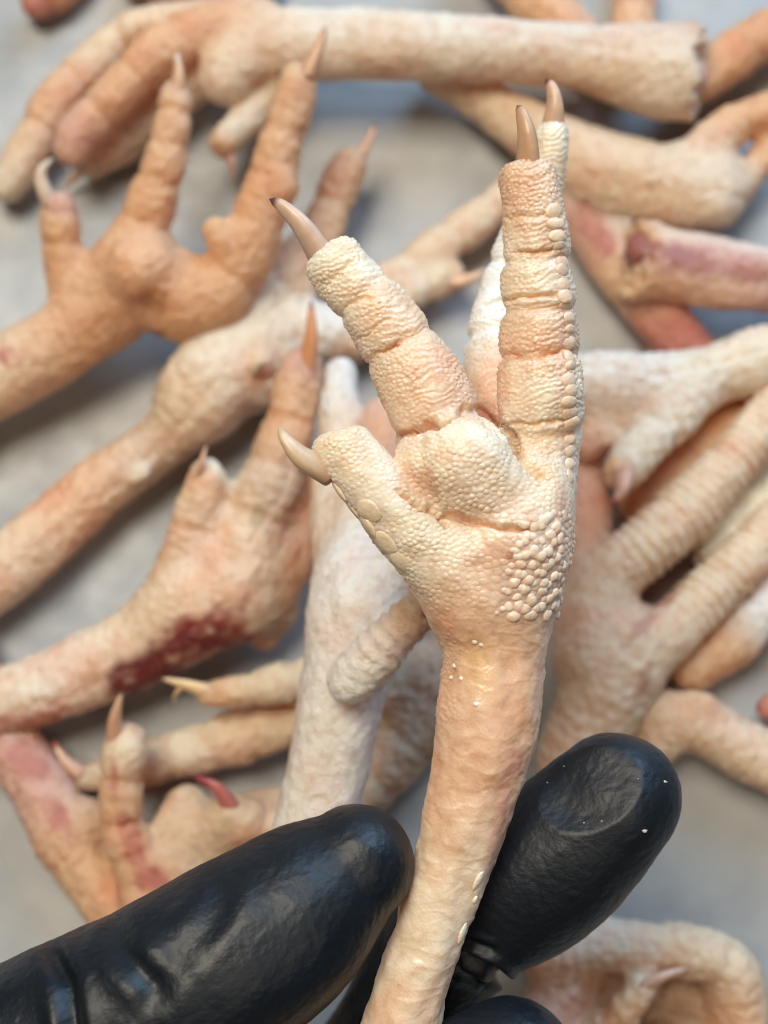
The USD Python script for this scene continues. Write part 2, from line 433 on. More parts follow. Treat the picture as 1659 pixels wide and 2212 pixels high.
# orange foot at left, its claws pointing up
foot('deep orange foot at left with three claws pointing up', [
    (3, [(-160, 900, 10, 84, PEACH), (0, 815, 11, 78, CREAM), (150, 722, 13, 80, PEACH), (240, 660, 14, 86, PEACH)], []),
    (5, [(210, 640, 15, 78, PEACH), (300, 600, 19, 88, PEACH), (400, 640, 17, 82, ORANGE), (440, 640, 17, 78, ORANGE)], []),
    (2, [(300, 585, 24, 72, PEACH), (318, 575, 24, 68, PEACH)], []),
    (3, [(160, 640, 15, 44, PEACH), (145, 600, 17, 42, ORANGE), (132, 525, 20, 42, ORANGE), (126, 466, 23, 41, PEACH), (126, 448, 24, 34, PINK)], [.62]),
    (3, [(290, 560, 20, 75, ORANGE), (312, 500, 22, 60, ORANGE), (345, 400, 26, 50, ORANGE), (368, 300, 29, 39, PEACH), (376, 225, 31, 34, PEACH), (377, 208, 31, 30, PINK)], [.25, .5, .72, .9]),
    (4, [(400, 650, 17, 84, ORANGE), (490, 615, 19, 74, ORANGE), (550, 490, 23, 62, ORANGE), (588, 370, 27, 52, ORANGE), (617, 275, 30, 43, PEACH), (643, 190, 33, 40, PEACH), (646, 172, 33, 36, PEACH)], [.22, .45, .62, .8]),
    (2, [(480, 520, 25, 36, ORANGE), (466, 498, 26, 30, PEACH)], []),
    (2, [(606, 395, 28, 36, PEACH), (612, 405, 28, 34, PEACH)], []),
], [([(112, 445, 25), (90, 395, 27), (92, 365, 28), (115, 342, 28)], 20, (.62, .48, .36), (.55, .45, .36)),
    ([(380, 205, 32), (386, 160, 34), (381, 112, 35)], 24, (.66, .42, .28), (.62, .52, .44)),
    ([(660, 165, 34), (685, 110, 36), (706, 52, 37)], 29, (.60, .36, .22), (.50, .34, .22))],
     seed=11, mott=.3, stain=[(330, 640, 34, 26, .4, (.52, .24, .10)), (20, 770, 30, 22, 0, ROSE), (330, 730, 40, 18, -.5, (.50, .22, .13))])

# pale foot under it, with a knob on its shank and a claw reaching up
foot('pale foot below the orange one, oval spur on its shank and a claw reaching up', [
    (3, [(-150, 1330, 8, 76, CREAM), (0, 1237, 8, 76, CREAM), (200, 1062, 8, 68, PEACH), (350, 955, 9, 62, TAN), (430, 870, 11, 80, CREAM)], []),
    (4, [(440, 850, 11, 95, CREAM), (480, 810, 12, 100, PALE), (540, 800, 11, 92, CREAM)], []),
    (3, [(500, 760, 11, 84, PALE), (560, 670, 10, 80, CREAM), (640, 590, 9, 62, PEACH), (690, 510, 9, 46, PEACH), (722, 430, 10, 40, PEACH), (750, 365, 11, 39, PEACH), (754, 355, 11, 34, PEACH)], [.35, .6, .8]),
    (3, [(520, 790, 11, 84, CREAM), (620, 720, 10, 66, PALE), (700, 720, 9, 60, WHITE), (760, 740, 8, 44, CREAM)], [.5]),
    (1.5, [(545, 800, 16, 34, PALE), (562, 785, 18, 27, PEACH)], []),
    (1.2, [(292, 1030, 12.5, 22, PALE), (310, 1022, 12.5, 20, PALE)], []),
], [([(768, 350, 12), (792, 312, 13), (813, 264, 14)], 18, (.62, .36, .24), DARK, .85), ([(552, 800, 19), (560, 785, 21.5), (566, 772, 22)], 16, (.62, .52, .38), (.6, .52, .4))],
     seed=21, ring=1.6, mott=.55)

# blood stained foot
foot('foot with a dark red blood stain on its ankle, left of centre', [
    (3, [(-150, 1590, 9, 76, CREAM), (0, 1525, 10, 74, CREAM), (120, 1475, 11, 76, PALE), (290, 1400, 12, 84, CREAM), (420, 1310, 14, 100, CREAM)], []),
    (5, [(420, 1310, 14, 98, CREAM), (500, 1270, 15, 100, CREAM)], []),
    (3, [(410, 1270, 16, 66, CREAM), (402, 1200, 18, 55, CREAM), (425, 1110, 21, 51, CREAM), (446, 1040, 23, 44, PEACH), (452, 1028, 23, 40, PALE)], [.55]),
    (3, [(500, 1240, 16, 88, CREAM), (545, 1140, 18, 72, CREAM), (585, 1040, 20, 70, TAN), (620, 930, 22, 58, PEACH), (640, 840, 24, 46, PEACH), (652, 790, 25, 40, PINK)], [.3, .55, .75]),
    (4, [(520, 1290, 13, 86, CREAM), (600, 1230, 13, 70, PEACH), (650, 1160, 13, 58, PINK), (670, 1060, 13, 52, PEACH)], [.6]),
    (3, [(520, 1320, 12, 70, CREAM), (600, 1310, 10, 48, TAN), (570, 1370, 8, 38, TAN)], []),
], [([(432, 1030, 24.5), (436, 1000, 27), (446, 962, 28)], 17, (.58, .36, .24), (.5, .3, .2)), ([(660, 800, 26), (672, 730, 29), (672, 648, 31)], 28, (.62, .28, .13), DARK, .88)],
     seed=33, ring=1.3, mott=.6,
     stain=[(480, 1345, 90, 52, -.3, (.34, .10, .07)), (430, 1392, 125, 62, -.4, (.26, .035, .03)), (300, 1455, 85, 52, -.45, BLOOD), (350, 1430, 110, 40, -.45, BLOOD), (440, 1385, 60, 30, -.4, BLOOD), (60, 1560, 150, 26, -.3, (.50, .20, .14)), (560, 1105, 18, 30, .3, (.50, .38, .22))])

# white foot just behind the held one
foot('whitish foot behind the held foot, with a round mark on its shank', [
    (3, [(600, 2080, 40, 92, WHITE), (640, 1930, 42, 92, WHITE), (682, 1775, 44, 90, WHITE), (712, 1625, 45, 89, WHITE), (745, 1470, 46, 98, WHITE), (775, 1350, 46, 108, WHITE)], []),
    (4, [(775, 1330, 46, 104, WHITE), (790, 1260, 45, 100, WHITE)], []),
    (3, [(780, 1270, 44, 92, WHITE), (800, 1150, 38, 84, PALE), (815, 1040, 32, 66, PINK), (830, 960, 28, 55, PEACH), (830, 900, 26, 44, PINK)], [.4, .7]),
    (3, [(740, 1230, 38, 62, CREAM), (725, 1100, 30, 58, PALE), (730, 960, 25, 48, PALE), (735, 850, 23, 40, WHITE), (735, 812, 22, 37, WHITE)], [.4, .65]),
    (1.6, [(760, 1470, 56, 56, WHITE), (830, 1392, 60, 53, WHITE), (885, 1335, 62, 50, TAN), (922, 1300, 63, 44, TAN)], [.5, .62, .74, .85], 2.2),
    (2, [(780, 1290, 51, 60, WHITE), (850, 1235, 50, 48, WHITE), (900, 1210, 48, 40, WHITE)], []),
], [([(712, 900, 26), (702, 880, 27.5), (697, 842, 28)], 13, (.74, .68, .60), (.74, .68, .60)), ([(918, 1305, 66), (945, 1318, 66), (958, 1345, 65)], 28, (.60, .46, .40), (.5, .3, .28))],
     seed=45, ring=.25, mott=.3, mark=[(690, 1742, 32, .0005)], h=.0005)

# feet at the lower left
foot('short toe with a split claw lying across just below the blood stain', [
    (3, [(820, 1420, 14, 50, CREAM), (650, 1465, 16, 44, PALE), (550, 1488, 17, 39, CREAM), (480, 1498, 17, 33, PEACH), (452, 1500, 17, 27, PEACH)], [.5, .75]),
], [([(452, 1496, 18), (405, 1480, 19), (350, 1466, 20)], 19, (.74, .50, .26), (.7, .44, .24)), ([(395, 1484, 19), (380, 1498, 18), (375, 1520, 16)], 8, (.74, .50, .26), (.7, .44, .24))], seed=51)
foot('cream knuckled toe pointing left with a pale brown claw, above the gloved thumb', [
    (3, [(800, 1500, 9, 62, CREAM), (640, 1555, 9, 54, CREAM), (525, 1588, 9, 62, CREAM), (430, 1620, 8, 50, PALE), (340, 1642, 8, 48, CREAM), (250, 1668, 7, 38, TAN), (188, 1678, 7, 32, TAN)], [.42, .55, .72, .86]),
], [([(178, 1672, 8), (140, 1640, 9), (114, 1598, 9)], 20, (.58, .36, .24), REDTIP)], seed=53)
foot('upright toe with a red streak and long claw above the gloved thumb', [
    (3, [(340, 1960, 12, 58, PINK), (300, 1875, 15, 50, PEACH), (268, 1790, 17, 46, PEACH), (264, 1700, 19, 46, PEACH), (272, 1620, 21, 46, CREAM), (275, 1602, 21, 42, CREAM)], [.35, .55, .8]),
    (4, [(340, 1950, 11, 75, PEACH), (420, 1850, 11, 82, TAN), (520, 1800, 11, 76, TAN), (620, 1760, 10, 66, TAN)], [.4, .7]),
    (3, [(380, 1800, 12, 52, TAN), (400, 1740, 13, 46, TAN)], []),
    (2, [(430, 1800, 14, 56, CREAM), (470, 1790, 15, 48, TAN)], []),
    (3, [(640, 1800, 13, 56, TAN), (560, 1790, 16, 50, CREAM), (512, 1768, 18, 46, CREAM), (500, 1755, 18, 40, CREAM)], [.6]),
], [([(254, 1605, 22), (248, 1555, 25), (262, 1498, 27)], 24, (.66, .36, .22), (.62, .36, .22)), ([(500, 1745, 20), (465, 1700, 22), (420, 1678, 22)], 24, (.50, .16, .14), (.30, .04, .06), .5)],
     seed=57, mott=.7, stain=[(285, 1830, 22, 90, -.25, (.52, .17, .11)), (335, 1905, 30, 50, -.6, (.50, .15, .11)), (246, 1690, 12, 60, 0, (.58, .25, .18))])
foot('reddish shank running down from the left edge at the lower left', [
    (3, [(-80, 1420, 7, 66, PINK), (-10, 1545, 8, 64, PINK), (100, 1725, 8, 66, PINK), (165, 1840, 8, 66, PEACH), (250, 1945, 8, 68, PEACH), (380, 2080, 7, 70, PEACH)], []),
    (3, [(150, 1800, 8, 60, PEACH), (190, 1780, 9, 52, TAN)], []),
], seed=61, mott=.8, stain=[(60, 1640, 60, 40, .9, ROSE), (120, 1760, 28, 60, -.5, ROSE)])
foot('wrinkled foot mostly hidden between the whitish foot and the held shank', [
    (3, [(1000, 1380, 10, 74, CREAM), (950, 1480, 10, 82, TAN), (880, 1590, 9, 74, TAN), (800, 1690, 8, 60, CREAM), (700, 1780, 7, 56, CREAM)], [.3, .5, .7]),
    (3, [(900, 1440, 13, 52, CREAM), (830, 1500, 12, 44, CREAM)], []),
], seed=63)

# right side
foot('broad pale shank under the cut end of the top foot, toes off to the right', [
    (3, [(940, 165, 6, 40, CREAM), (1040, 215, 7, 48, CREAM), (1150, 285, 8, 62, CREAM), (1300, 375, 9, 90, CREAM), (1450, 410, 9, 88, CREAM), (1535, 410, 9, 80, PALE)], []),
    (3, [(1500, 360, 10, 60, PALE), (1580, 275, 12, 44, ORANGE), (1690, 235, 12, 38, ORANGE)], [.6]),
    (3, [(1540, 440, 8, 48, CREAM), (1610, 385, 9, 36, PEACH), (1690, 310, 10, 34, PEACH)], [.6]),
], seed=71, ring=1.8, mott=.45)
foot('cut shank with a purplish open end poking in from the right edge', [
    (3, [(1360, 562, 14, 88, PEACH), (1470, 575, 14, 76, PEACH), (1659, 608, 13, 66, PINK), (1800, 630, 12, 66, PINK)], []),
    (2, [(1375, 510, 18, 32, PINK), (1500, 545, 18, 26, WHITE), (1690, 580, 17, 26, WHITE)], []),
], cuts=[(1364, 560, 14, (-1, .1, .45))], seed=73, mott=.4,
     stain=[(1500, 560, 230, 40, .12, (.60, .34, .31)), (1440, 545, 80, 22, .2, (.46, .22, .22)), (1600, 590, 90, 16, .15, (.52, .26, .24))],
     extra=[(1374, 540, 16, 46, (-1, .1, .2), (.34, .12, .10)), (1374, 590, 12, 40, (-1, .1, .2), (.70, .50, .36))])
foot('pink shank slanting down in the dark gap right of the held claws', [
    (3, [(1120, 260, 5, 50, PINK), (1215, 395, 5.5, 56, PINK), (1290, 510, 6, 60, PINK), (1360, 600, 6, 62, PEACH), (1450, 720, 5.5, 60, ROSE), (1540, 830, 5, 58, ROSE)], []),
    (2, [(1230, 360, 9, 18, WHITE), (1350, 480, 9, 20, WHITE)], []),
], seed=75, stain=[(1290, 500, 30, 90, -.5, ROSE)])
foot('pair of banded toes crossing between the two upright held toes', [
    (3, [(1180, 370, 6, 44, TAN), (1060, 455, 7, 44, CREAM), (970, 520, 7, 42, CREAM), (880, 580, 7, 41, CREAM), (760, 670, 6, 50, CREAM)], [.3, .5, .7]),
    (3, [(760, 690, 6, 50, CREAM), (840, 655, 8, 40, CREAM), (910, 622, 8, 39, PALE), (960, 606, 8, 36, CREAM), (972, 602, 8, 32, PEACH)], [.5, .75]),
], [([(968, 608, 9), (1010, 603, 10), (1058, 580, 10)], 22, (.68, .42, .26), (.55, .35, .24))], seed=77, ring=1.4)
foot('white ribbed foot at right with a pink claw hanging down', [
    (3, [(1800, 770, 14, 80, WHITE), (1659, 775, 15, 74, PALE), (1529, 812, 16, 60, PALE), (1420, 830, 17, 66, WHITE), (1330, 830, 16, 74, WHITE), (1240, 830, 14, 66, WHITE)], []),
    (3, [(1500, 840, 17, 56, PALE), (1454, 902, 18, 52, PALE), (1390, 965, 19, 48, PALE), (1350, 1010, 19, 45, PALE), (1342, 1018, 19, 42, PEACH)], [.5]),
    (3, [(1360, 860, 15, 50, PEACH), (1310, 920, 14, 46, PEACH), (1270, 960, 13, 40, PINK)], [.5]),
], [([(1348, 1020, 22), (1345, 1055, 23), (1321, 1094, 22)], 27, (.66, .40, .32), REDTIP)], seed=81, ring=2.2, mott=.3)
foot('large foot at right whose two banded toes spread into a V', [
    (4, [(1215, 1760, 7, 74, CREAM), (1250, 1620, 9, 84, CREAM), (1310, 1490, 11, 98, CREAM), (1350, 1400, 12, 92, CREAM)], []),
    (3, [(1290, 1420, 13, 84, CREAM), (1310, 1262, 14, 70, CREAM), (1395, 1180, 16, 62, CREAM), (1479, 1108, 16, 62, CREAM), (1580, 1000, 16, 58, CREAM), (1680, 880, 15, 55, CREAM)], [.5, .75], 1.5),
    (3, [(1370, 1430, 12, 78, CREAM), (1454, 1362, 13, 58, CREAM), (1560, 1255, 13, 54, CREAM), (1690, 1120, 12, 50, CREAM)], [.55, .8], 1.5),
    (3, [(1270, 1420, 10, 70, PEACH), (1262, 1280, 9, 58, PINK), (1272, 1140, 8.5, 48, PINK), (1258, 1020, 8, 46, PINK), (1246, 950, 8, 42, PINK)], [.5]),
], seed=85, ring=1.5, mott=.55, stain=[(1400, 1340, 18, 100, .75, (.56, .30, .20)), (1390, 1470, 14, 70, .4, (.50, .28, .2))])
foot('orange toe tip deep in the shadow below the white ribbed foot', [
    (3, [(1640, 860, 5, 66, ORANGE), (1530, 960, 5.5, 70, ORANGE), (1440, 1050, 5, 56, ORANGE), (1380, 1090, 4.5, 40, ORANGE)], [.6]),
], seed=87)
foot('pink lumpy foot at the right edge behind the V of toes', [
    (3, [(1780, 1270, 7, 66, PINK), (1640, 1320, 7, 62, WHITE), (1570, 1390, 6.5, 58, PEACH), (1500, 1440, 6, 54, PEACH)], [.5]),
    (3, [(1640, 1210, 6, 46, PINK), (1560, 1240, 6, 40, PINK)], []),
], seed=89)
foot('cream shank with a ragged torn end lying right of the black fingertip', [
    (3, [(1800, 1720, 7, 64, PEACH), (1659, 1645, 7, 62, CREAM), (1560, 1595, 7.5, 58, CREAM), (1470, 1560, 8, 54, CREAM), (1380, 1540, 8, 54, PEACH)], []),
    (3, [(1470, 1560, 9, 46, PEACH), (1510, 1525, 10, 32, ORANGE), (1575, 1552, 8, 14, PINK)], []),
    (3, [(1420, 1545, 8, 50, PEACH), (1420, 1600, 7, 50, CREAM)], []),
], seed=91, ring=1.5)
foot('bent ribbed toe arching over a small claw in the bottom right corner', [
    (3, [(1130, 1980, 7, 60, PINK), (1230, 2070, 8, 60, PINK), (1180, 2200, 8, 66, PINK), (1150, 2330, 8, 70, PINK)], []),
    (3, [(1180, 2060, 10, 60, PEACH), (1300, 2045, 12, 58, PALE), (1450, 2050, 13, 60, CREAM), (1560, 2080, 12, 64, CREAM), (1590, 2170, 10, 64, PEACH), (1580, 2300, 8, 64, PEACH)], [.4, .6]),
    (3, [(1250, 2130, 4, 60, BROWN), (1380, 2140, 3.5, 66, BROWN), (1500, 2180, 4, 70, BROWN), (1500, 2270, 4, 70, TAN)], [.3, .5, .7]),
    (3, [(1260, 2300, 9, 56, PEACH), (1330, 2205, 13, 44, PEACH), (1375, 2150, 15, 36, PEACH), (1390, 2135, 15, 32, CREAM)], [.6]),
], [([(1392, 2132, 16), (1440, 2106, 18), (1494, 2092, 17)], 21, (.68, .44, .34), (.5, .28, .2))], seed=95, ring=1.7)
foot('thin pink toe tip peeking in from the right edge above the torn shank', [
    (3, [(1800, 1480, 6, 40, PINK), (1700, 1520, 6.5, 36, PINK), (1660, 1528, 6.5, 26, ROSE)], []),
], [([(1662, 1528, 7), (1645, 1530, 7), (1632, 1530, 6.5)], 13, ROSE, DARK, .5)], seed=96)
foot('pink toe coming down from the top edge', [
    (3, [(1020, -160, 7, 54, PINK), (1130, -20, 8, 54, PEACH), (1200, 40, 8, 55, PEACH), (1270, 110, 7, 50, PINK)], [.5]),
], seed=97)
foot('short orange toe at the top edge above the cut shank end', [
    (3, [(1385, -160, 6, 50, ORANGE), (1372, -10, 6, 48, PEACH), (1365, 80, 6, 46, PEACH), (1350, 150, 6, 40, PEACH)], [.6]),
], seed=98)
foot('orange toe beyond the cut shank end at the top right corner', [
    (3, [(1800, 10, 7, 52, ORANGE), (1659, 75, 8, 52, ORANGE), (1580, 125, 8, 50, ORANGE), (1490, 190, 7, 48, ORANGE)], [.6]),
], seed=99)
foot('orange brown foot tip in the top left corner', [
    (3, [(200, -130, 5, 56, PEACH), (130, -35, 5, 48, ORANGE), (85, 5, 4.5, 34, ROSE)], []),
    (3, [(300, -60, 5, 50, PINK), (420, -20, 5, 46, PINK), (560, -30, 5, 46, PINK)], []),
], seed=100)


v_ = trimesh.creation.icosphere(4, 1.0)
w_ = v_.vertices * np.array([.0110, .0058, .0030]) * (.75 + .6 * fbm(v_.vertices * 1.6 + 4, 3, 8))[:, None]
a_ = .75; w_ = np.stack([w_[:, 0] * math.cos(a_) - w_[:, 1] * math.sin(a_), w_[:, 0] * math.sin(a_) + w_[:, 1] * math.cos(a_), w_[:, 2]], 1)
sc = thing('tray_glint', 'bright cream scrap shape standing in for tray glare between the two banded toes at the right edge', 'glint', UZ(1605, 1110, .0080))  # added solid patch, imitates the bright reflection on the tray
part(sc, 'glint', w_ + UZ(1605, 1110, .0080), v_.faces, BONE, np.tile(np.array((.88, .82, .62)), (len(w_), 1)))

# ------------------------------------------------------------------ the held foot
def held_foot():
    D0 = 0.1755
    def ch(k, nodes, cr=(), cap=None):
        if cap is not None:
            p0, p1 = UD(cap[0], cap[1], D0 + cap[4] / 1000), UD(cap[2], cap[3], D0 + cap[4] / 1000)
            cap = (p1, (p1 - p0) / np.linalg.norm(p1 - p0))
        P = [UD(x, y, D0 + dz / 1000) for x, y, dz, r, c in nodes]
        R = [r * depth_of(p) / FPX for p, (x, y, dz, r, c) in zip(P, nodes)]
        return Chain(P, R, [n[4] for n in nodes], k / 1000, [(s, a, 0.0007) for s, a in cr], step=.00025, cap=cap, swell=0.03)
    SK = (.78, .60, .43); SP = (.75, .49, .325); SL = (.83, .70, .54)
    shank = ch(3, [(730, 2640, 0, 84, SK), (800, 2420, 0, 82, SK), (868, 2212, 0, 80, SK), (900, 2100, 0, 78, SK), (948, 1960, 0, 78, SK), (985, 1840, 0, 84, SK), (1022, 1700, 0, 98, SP), (1054, 1560, 0, 110, SP), (1066, 1420, 0, 107, SP), (1066, 1310, 0, 118, SP), (1075, 1210, 0, 132, SP)])
    heel = ch(5, [(1070, 1260, 0, 120, SP), (1098, 1160, -1, 128, SP), (1120, 1080, 0, 124, SK), (1140, 1020, 2, 108, SK)])
    hind = ch(4, [(1010, 1270, -2, 92, SP), (945, 1195, -3, 86, SL), (870, 1118, -4, 80, SL), (805, 1048, -5, 68, SL), (752, 980, -5, 62, SL), (726, 925, -5, 62, SK), (715, 890, -5, 62, SK)], cap=(752, 990, 733, 932, -5))
    pad = ch(0.9, [(945, 1000, -3.6, 92, SL), (990, 998, -4.6, 116, SL), (1040, 1035, -4.4, 104, SL), (1112, 1080, -3.8, 66, SL)])
    pad2 = ch(3.0, [(1100, 1060, -3.5, 58, SL), (1150, 1100, -3.0, 52, SK)])
    inner = ch(1.4, [(990, 1010, 3, 100, SP), (950, 940, 0, 96, SP), (930, 870, -1.6, 93, SP), (862, 745, -1.5, 78, SK), (800, 655, -2, 71, SL), (735, 585, -2, 66, SL), (700, 530, -2, 58, SL), (680, 495, -2, 56, SL)], [(.20, .0005), (.50, .0005), (.71, .0003)], cap=(735, 590, 700, 538, -2))
    middle = ch(1.2, [(1140, 1040, 3, 88, SP), (1165, 960, 2, 88, SL), (1170, 860, 0, 92, SL), (1166, 740, 0, 80, SP), (1163, 640, -.5, 77, SK), (1158, 530, -1, 70, SK), (1145, 420, -1.5, 62, SP), (1138, 360, -1.5, 58, SP), (1135, 315, -1.5, 58, SP)], [(.18, .0004), (.38, .0006), (.52, .0005), (.66, .0005)], cap=(1145, 430, 1139, 352, -1.5))
    outer = ch(1.5, [(1120, 1000, 10, 90, SP), (1085, 860, 14, 84, SP), (1062, 740, 17, 58, WHITE), (1085, 620, 20, 46, WHITE), (1130, 500, 21, 46, WHITE), (1170, 390, 21, 46, SK), (1190, 300, 20, 38, SL), (1191, 285, 20, 34, SL)], [(.38, .0007), (.6, .0005), (.8, .0005)])
    chains = [shank, heel, hind, inner, middle, outer, pad, pad2]
    V, F = surface(chains, 0.00038)
    V = relax(V, F, 3)
    V, F = trimesh.remesh.subdivide(V, F)
    V = relax(V, F, 2)
    N = normals(V, F)
    px = to_px(V)
    fm = (N[F].mean(1) @ -FWD > -.1) & (px[F][:, :, 1].max(1) < 1480)      # finer on the side with readable scales
    V, F = trimesh.remesh.subdivide(V, F, face_index=np.where(fm)[0])
    N = normals(V, F)
    px = to_px(V)
    facing = np.clip((N @ -FWD) * 3 + .3, 0, 1)
    # skin folds
    disp = np.zeros(len(V))
    for line, w, dep in [
        ([(862, 940), (935, 915), (1018, 879)], 7, .0018), ([(808, 770), (862, 741)], 5, .0006), ([(845, 690), (770, 735)], 4, .0002),
        ([(1085, 645), (1165, 640), (1205, 636)], 5, .0007), ([(1098, 765), (1160, 772), (1210, 755)], 6, .0006), ([(1105, 547), (1205, 540)], 5, .0006),
        ([(1092, 917), (1160, 920), (1228, 906)], 6, .0007), ([(1027, 880), (1107, 946), (1147, 1009), (1180, 1037)], 8, .0018),
        ([(862, 1062), (911, 1098), (964, 1112), (1022, 1128), (1103, 1142), (1150, 1146)], 6, .0012), ([(930, 1092), (964, 1140)], 5, .0014),
        ([(740, 668), (800, 640)], 4, .0003), ([(690, 620), (765, 565)], 5, .0003), ([(1085, 470), (1200, 465)], 5, .0003),
        ([(1040, 660), (1090, 650)], 6, .0005)]:
        d, t = seg_dist(px + (fbm(V * 700, 2, 4) - .5)[:, None] * 14, line)
        disp -= 1.3 * dep * np.exp(-(d / w) ** 2) * facing * np.clip(np.minimum(t, 1 - t) * 8 + .25, 0, 1)
    # wrinkles across the toes, soft lumps
    wr = np.sin((px[:, 1] * .96 + px[:, 0] * .28) * .42 + fbm(V * 420, 2, 8) * 16)
    rough = np.clip((1400 - px[:, 1]) / 160, 0.0, 1)                     # scaly above, smooth shank below
    lines = np.clip((920 - px[:, 1]) / 60, 0, 1)
    disp += lines * wr * 0.000045 + (fbm(V * 260, 3, 2) - .5) * .0009 + (fbm(V * 90, 2, 12) - .5) * .0010
    low = 1 - rough
    disp += low * ((fbm(V * 340, 3, 41) - .5) * .0005 - .00030 * np.exp(-((px[:, 0] - np.interp(px[:, 1], [1400, 1600, 1900, 2212], [1110, 1100, 1020, 920]) + (fbm(V * 120, 2, 44) - .5) * 90) / 24) ** 2) * facing)
    disp += low * .00005 * np.maximum(np.sin(px[:, 1] * .16 + fbm(V * 300, 2, 43) * 14), 0) ** 2
    V = V + N * disp[:, None]
    N = normals(V, F)
    # small rounded scales over the sole and the toes
    rng = np.random.default_rng(5)
    area = trimesh.Trimesh(V, F, process=False)
    st = np.array([1.0, 1.35, 1.0])                                   # a little wider than long on the toes
    sd, _ = trimesh.sample.sample_surface(area, 130000, seed=5)
    spx = to_px(sd)
    rad = np.where((spx[:, 1] > 1100) & (spx[:, 0] > 1040), .00090, np.where((spx[:, 1] > 900) & (spx[:, 0] > 850), .00066, np.where((spx[:, 1] > 900), .00060, .00053)))
    tr = cKDTree(sd * st); alive = np.ones(len(sd), bool); nb = tr.query_ball_point(sd * st, rad, workers=4)
    for i in range(len(sd)):
        if alive[i]:
            for j in nb[i]:
                if j > i: alive[j] = False
    sd, rad = sd[alive], rad[alive]
    amp = rng.uniform(.25, 1.25, len(sd)) * np.clip(.45 + 1.2 * (fbm(sd * 420, 2, 66)), .4, 1.25)
    dd, ii = cKDTree(sd * st).query(V * st, k=2, workers=4)
    edge = np.clip((dd[:, 1] - dd[:, 0]) / (rad[ii[:, 0]] * .75), 0, 1)
    round_ = np.sqrt(np.clip(1 - (dd[:, 0] / (rad[ii[:, 0]] * .62)) ** 2, 0, 1))
    dome = .35 * np.sqrt(1 - (1 - edge) ** 2) + .65 * round_
    patch = np.clip(fbm(V * 170, 2, 61) * 2.6 - .45, .35, 1.1)
    sil = np.clip((px[:, 0] < 1010) * (px[:, 1] > 1250) * (px[:, 1] < 1560) * 1.0, 0, 1) * np.clip((1010 - px[:, 0]) / 40, 0, 1) * .7
    V = V + N * ((dome - .4) * rad[ii[:, 0]] * .30 * amp[ii[:, 0]] * patch * np.maximum(np.maximum(rough, sil), .0))[:, None]
    col = blend_color(V, chains, .002)
    bead = (dome * np.clip(rough, 0, 1))[:, None] * .34                 # the horny caps are paler than the skin around them
    col = col * (1 - bead) + np.array((.87, .80, .67)) * bead
    f1 = np.clip((fbm(V * 150, 3, 71) - .5) * 4, 0, 1)[:, None]
    f2 = np.clip((fbm(V * 110, 3, 75) - .45) * 4, 0, 1)[:, None]
    col = col * (1 - f1 * .75) + col * np.array([.95, .74, .63]) * f1 * .75
    col = col * (1 - f2 * .5) + np.minimum(col * np.array([1.06, 1.12, 1.2]), .86) * f2 * .5
    px = to_px(V)
    def spot(x, y, rx, ry, ang, c, a, s=3.0):
        nonlocal col
        ca, sa = math.cos(ang), math.sin(ang); q = px - (x, y)
        e = np.hypot((q[:, 0] * ca + q[:, 1] * sa) / rx, (-q[:, 0] * sa + q[:, 1] * ca) / ry) + (fbm(V * 300, 3, 80) - .5) * 1.1
        w = np.clip((1.05 - e) * s, 0, 1)[:, None] * a * (N @ -FWD > -.2)[:, None]
        col = col * (1 - w) + np.array(c) * w
    spot(1120, 1530, 60, 170, .12, (.68, .38, .23), .75, 1.2)
    spot(1085, 1770, 26, 200, .22, (.62, .32, .23), .7, 1.5)
    spot(1080, 1195, 60, 36, 0, (.68, .40, .27), .6, 1.5)
    spot(1105, 1200, 14, 10, 0, (.52, .24, .16), .8)
    spot(890, 1040, 60, 50, .4, (.70, .42, .27), .6, 1.5)
    spot(1060, 885, 34, 22, .4, (.64, .33, .26), .7)
    spot(1130, 410, 60, 60, 0, (.70, .44, .29), .7, 1.5)
    spot(1060, 830, 50, 60, 0, (.70, .42, .30), .6, 1.5)
    spot(1225, 800, 22, 420, 0, (.72, .47, .34), .5, 1.5)
    spot(1215, 1200, 26, 170, 0, (.70, .42, .30), .6, 1.5)
    spot(1040, 1430, 60, 90, 0, (.76, .50, .25), .75, 1.2)
    o = V.mean(0)
    t = thing('held_chicken_foot', 'sharp cream foot held upright between the black gloved fingers, four claws spread', 'chicken foot', o)
    part(t, 'skin', V, F, SKIN_HELD, np.clip(col, .01, .9))
    d = D0
    def cl(pts, r, b, tp, dark):
        P = [UD(x, y, d + z / 1000) for x, y, z in pts]
        claw(t, P, r * depth_of(P[0]) / FPX, b, tp, dark)
    H = (.58, .43, .30)
    cl([(702, 566, -2), (655, 492, -3.5), (612, 448, -3.5), (582, 430, -3)], 35, (.62, .44, .33), DARK, .74)
    cl([(1141, 380, -2.5), (1139, 300, -4), (1128, 250, -4), (1117, 228, -3.5)], 34, (.52, .32, .19), DARK, .80)
    cl([(1192, 290, 20), (1198, 230, 19), (1192, 190, 19), (1178, 170, 19)], 26, (.56, .36, .24), DARK, .78)
    cl([(710, 1018, -5), (655, 990, -7), (622, 955, -7.5), (602, 922, -7)], 38, (.62, .45, .29), (.52, .38, .26), .8)
    # raised plates: a row under the hind toe, one along the edge of the middle toe, round warts at the heel
    vis = N @ -FWD
    tree2 = cKDTree(px[vis > -.15]); idv = np.where(vis > -.15)[0]
    base = trimesh.creation.icosphere(2, 1.0)
    front = np.where(vis > 0.02)[0]
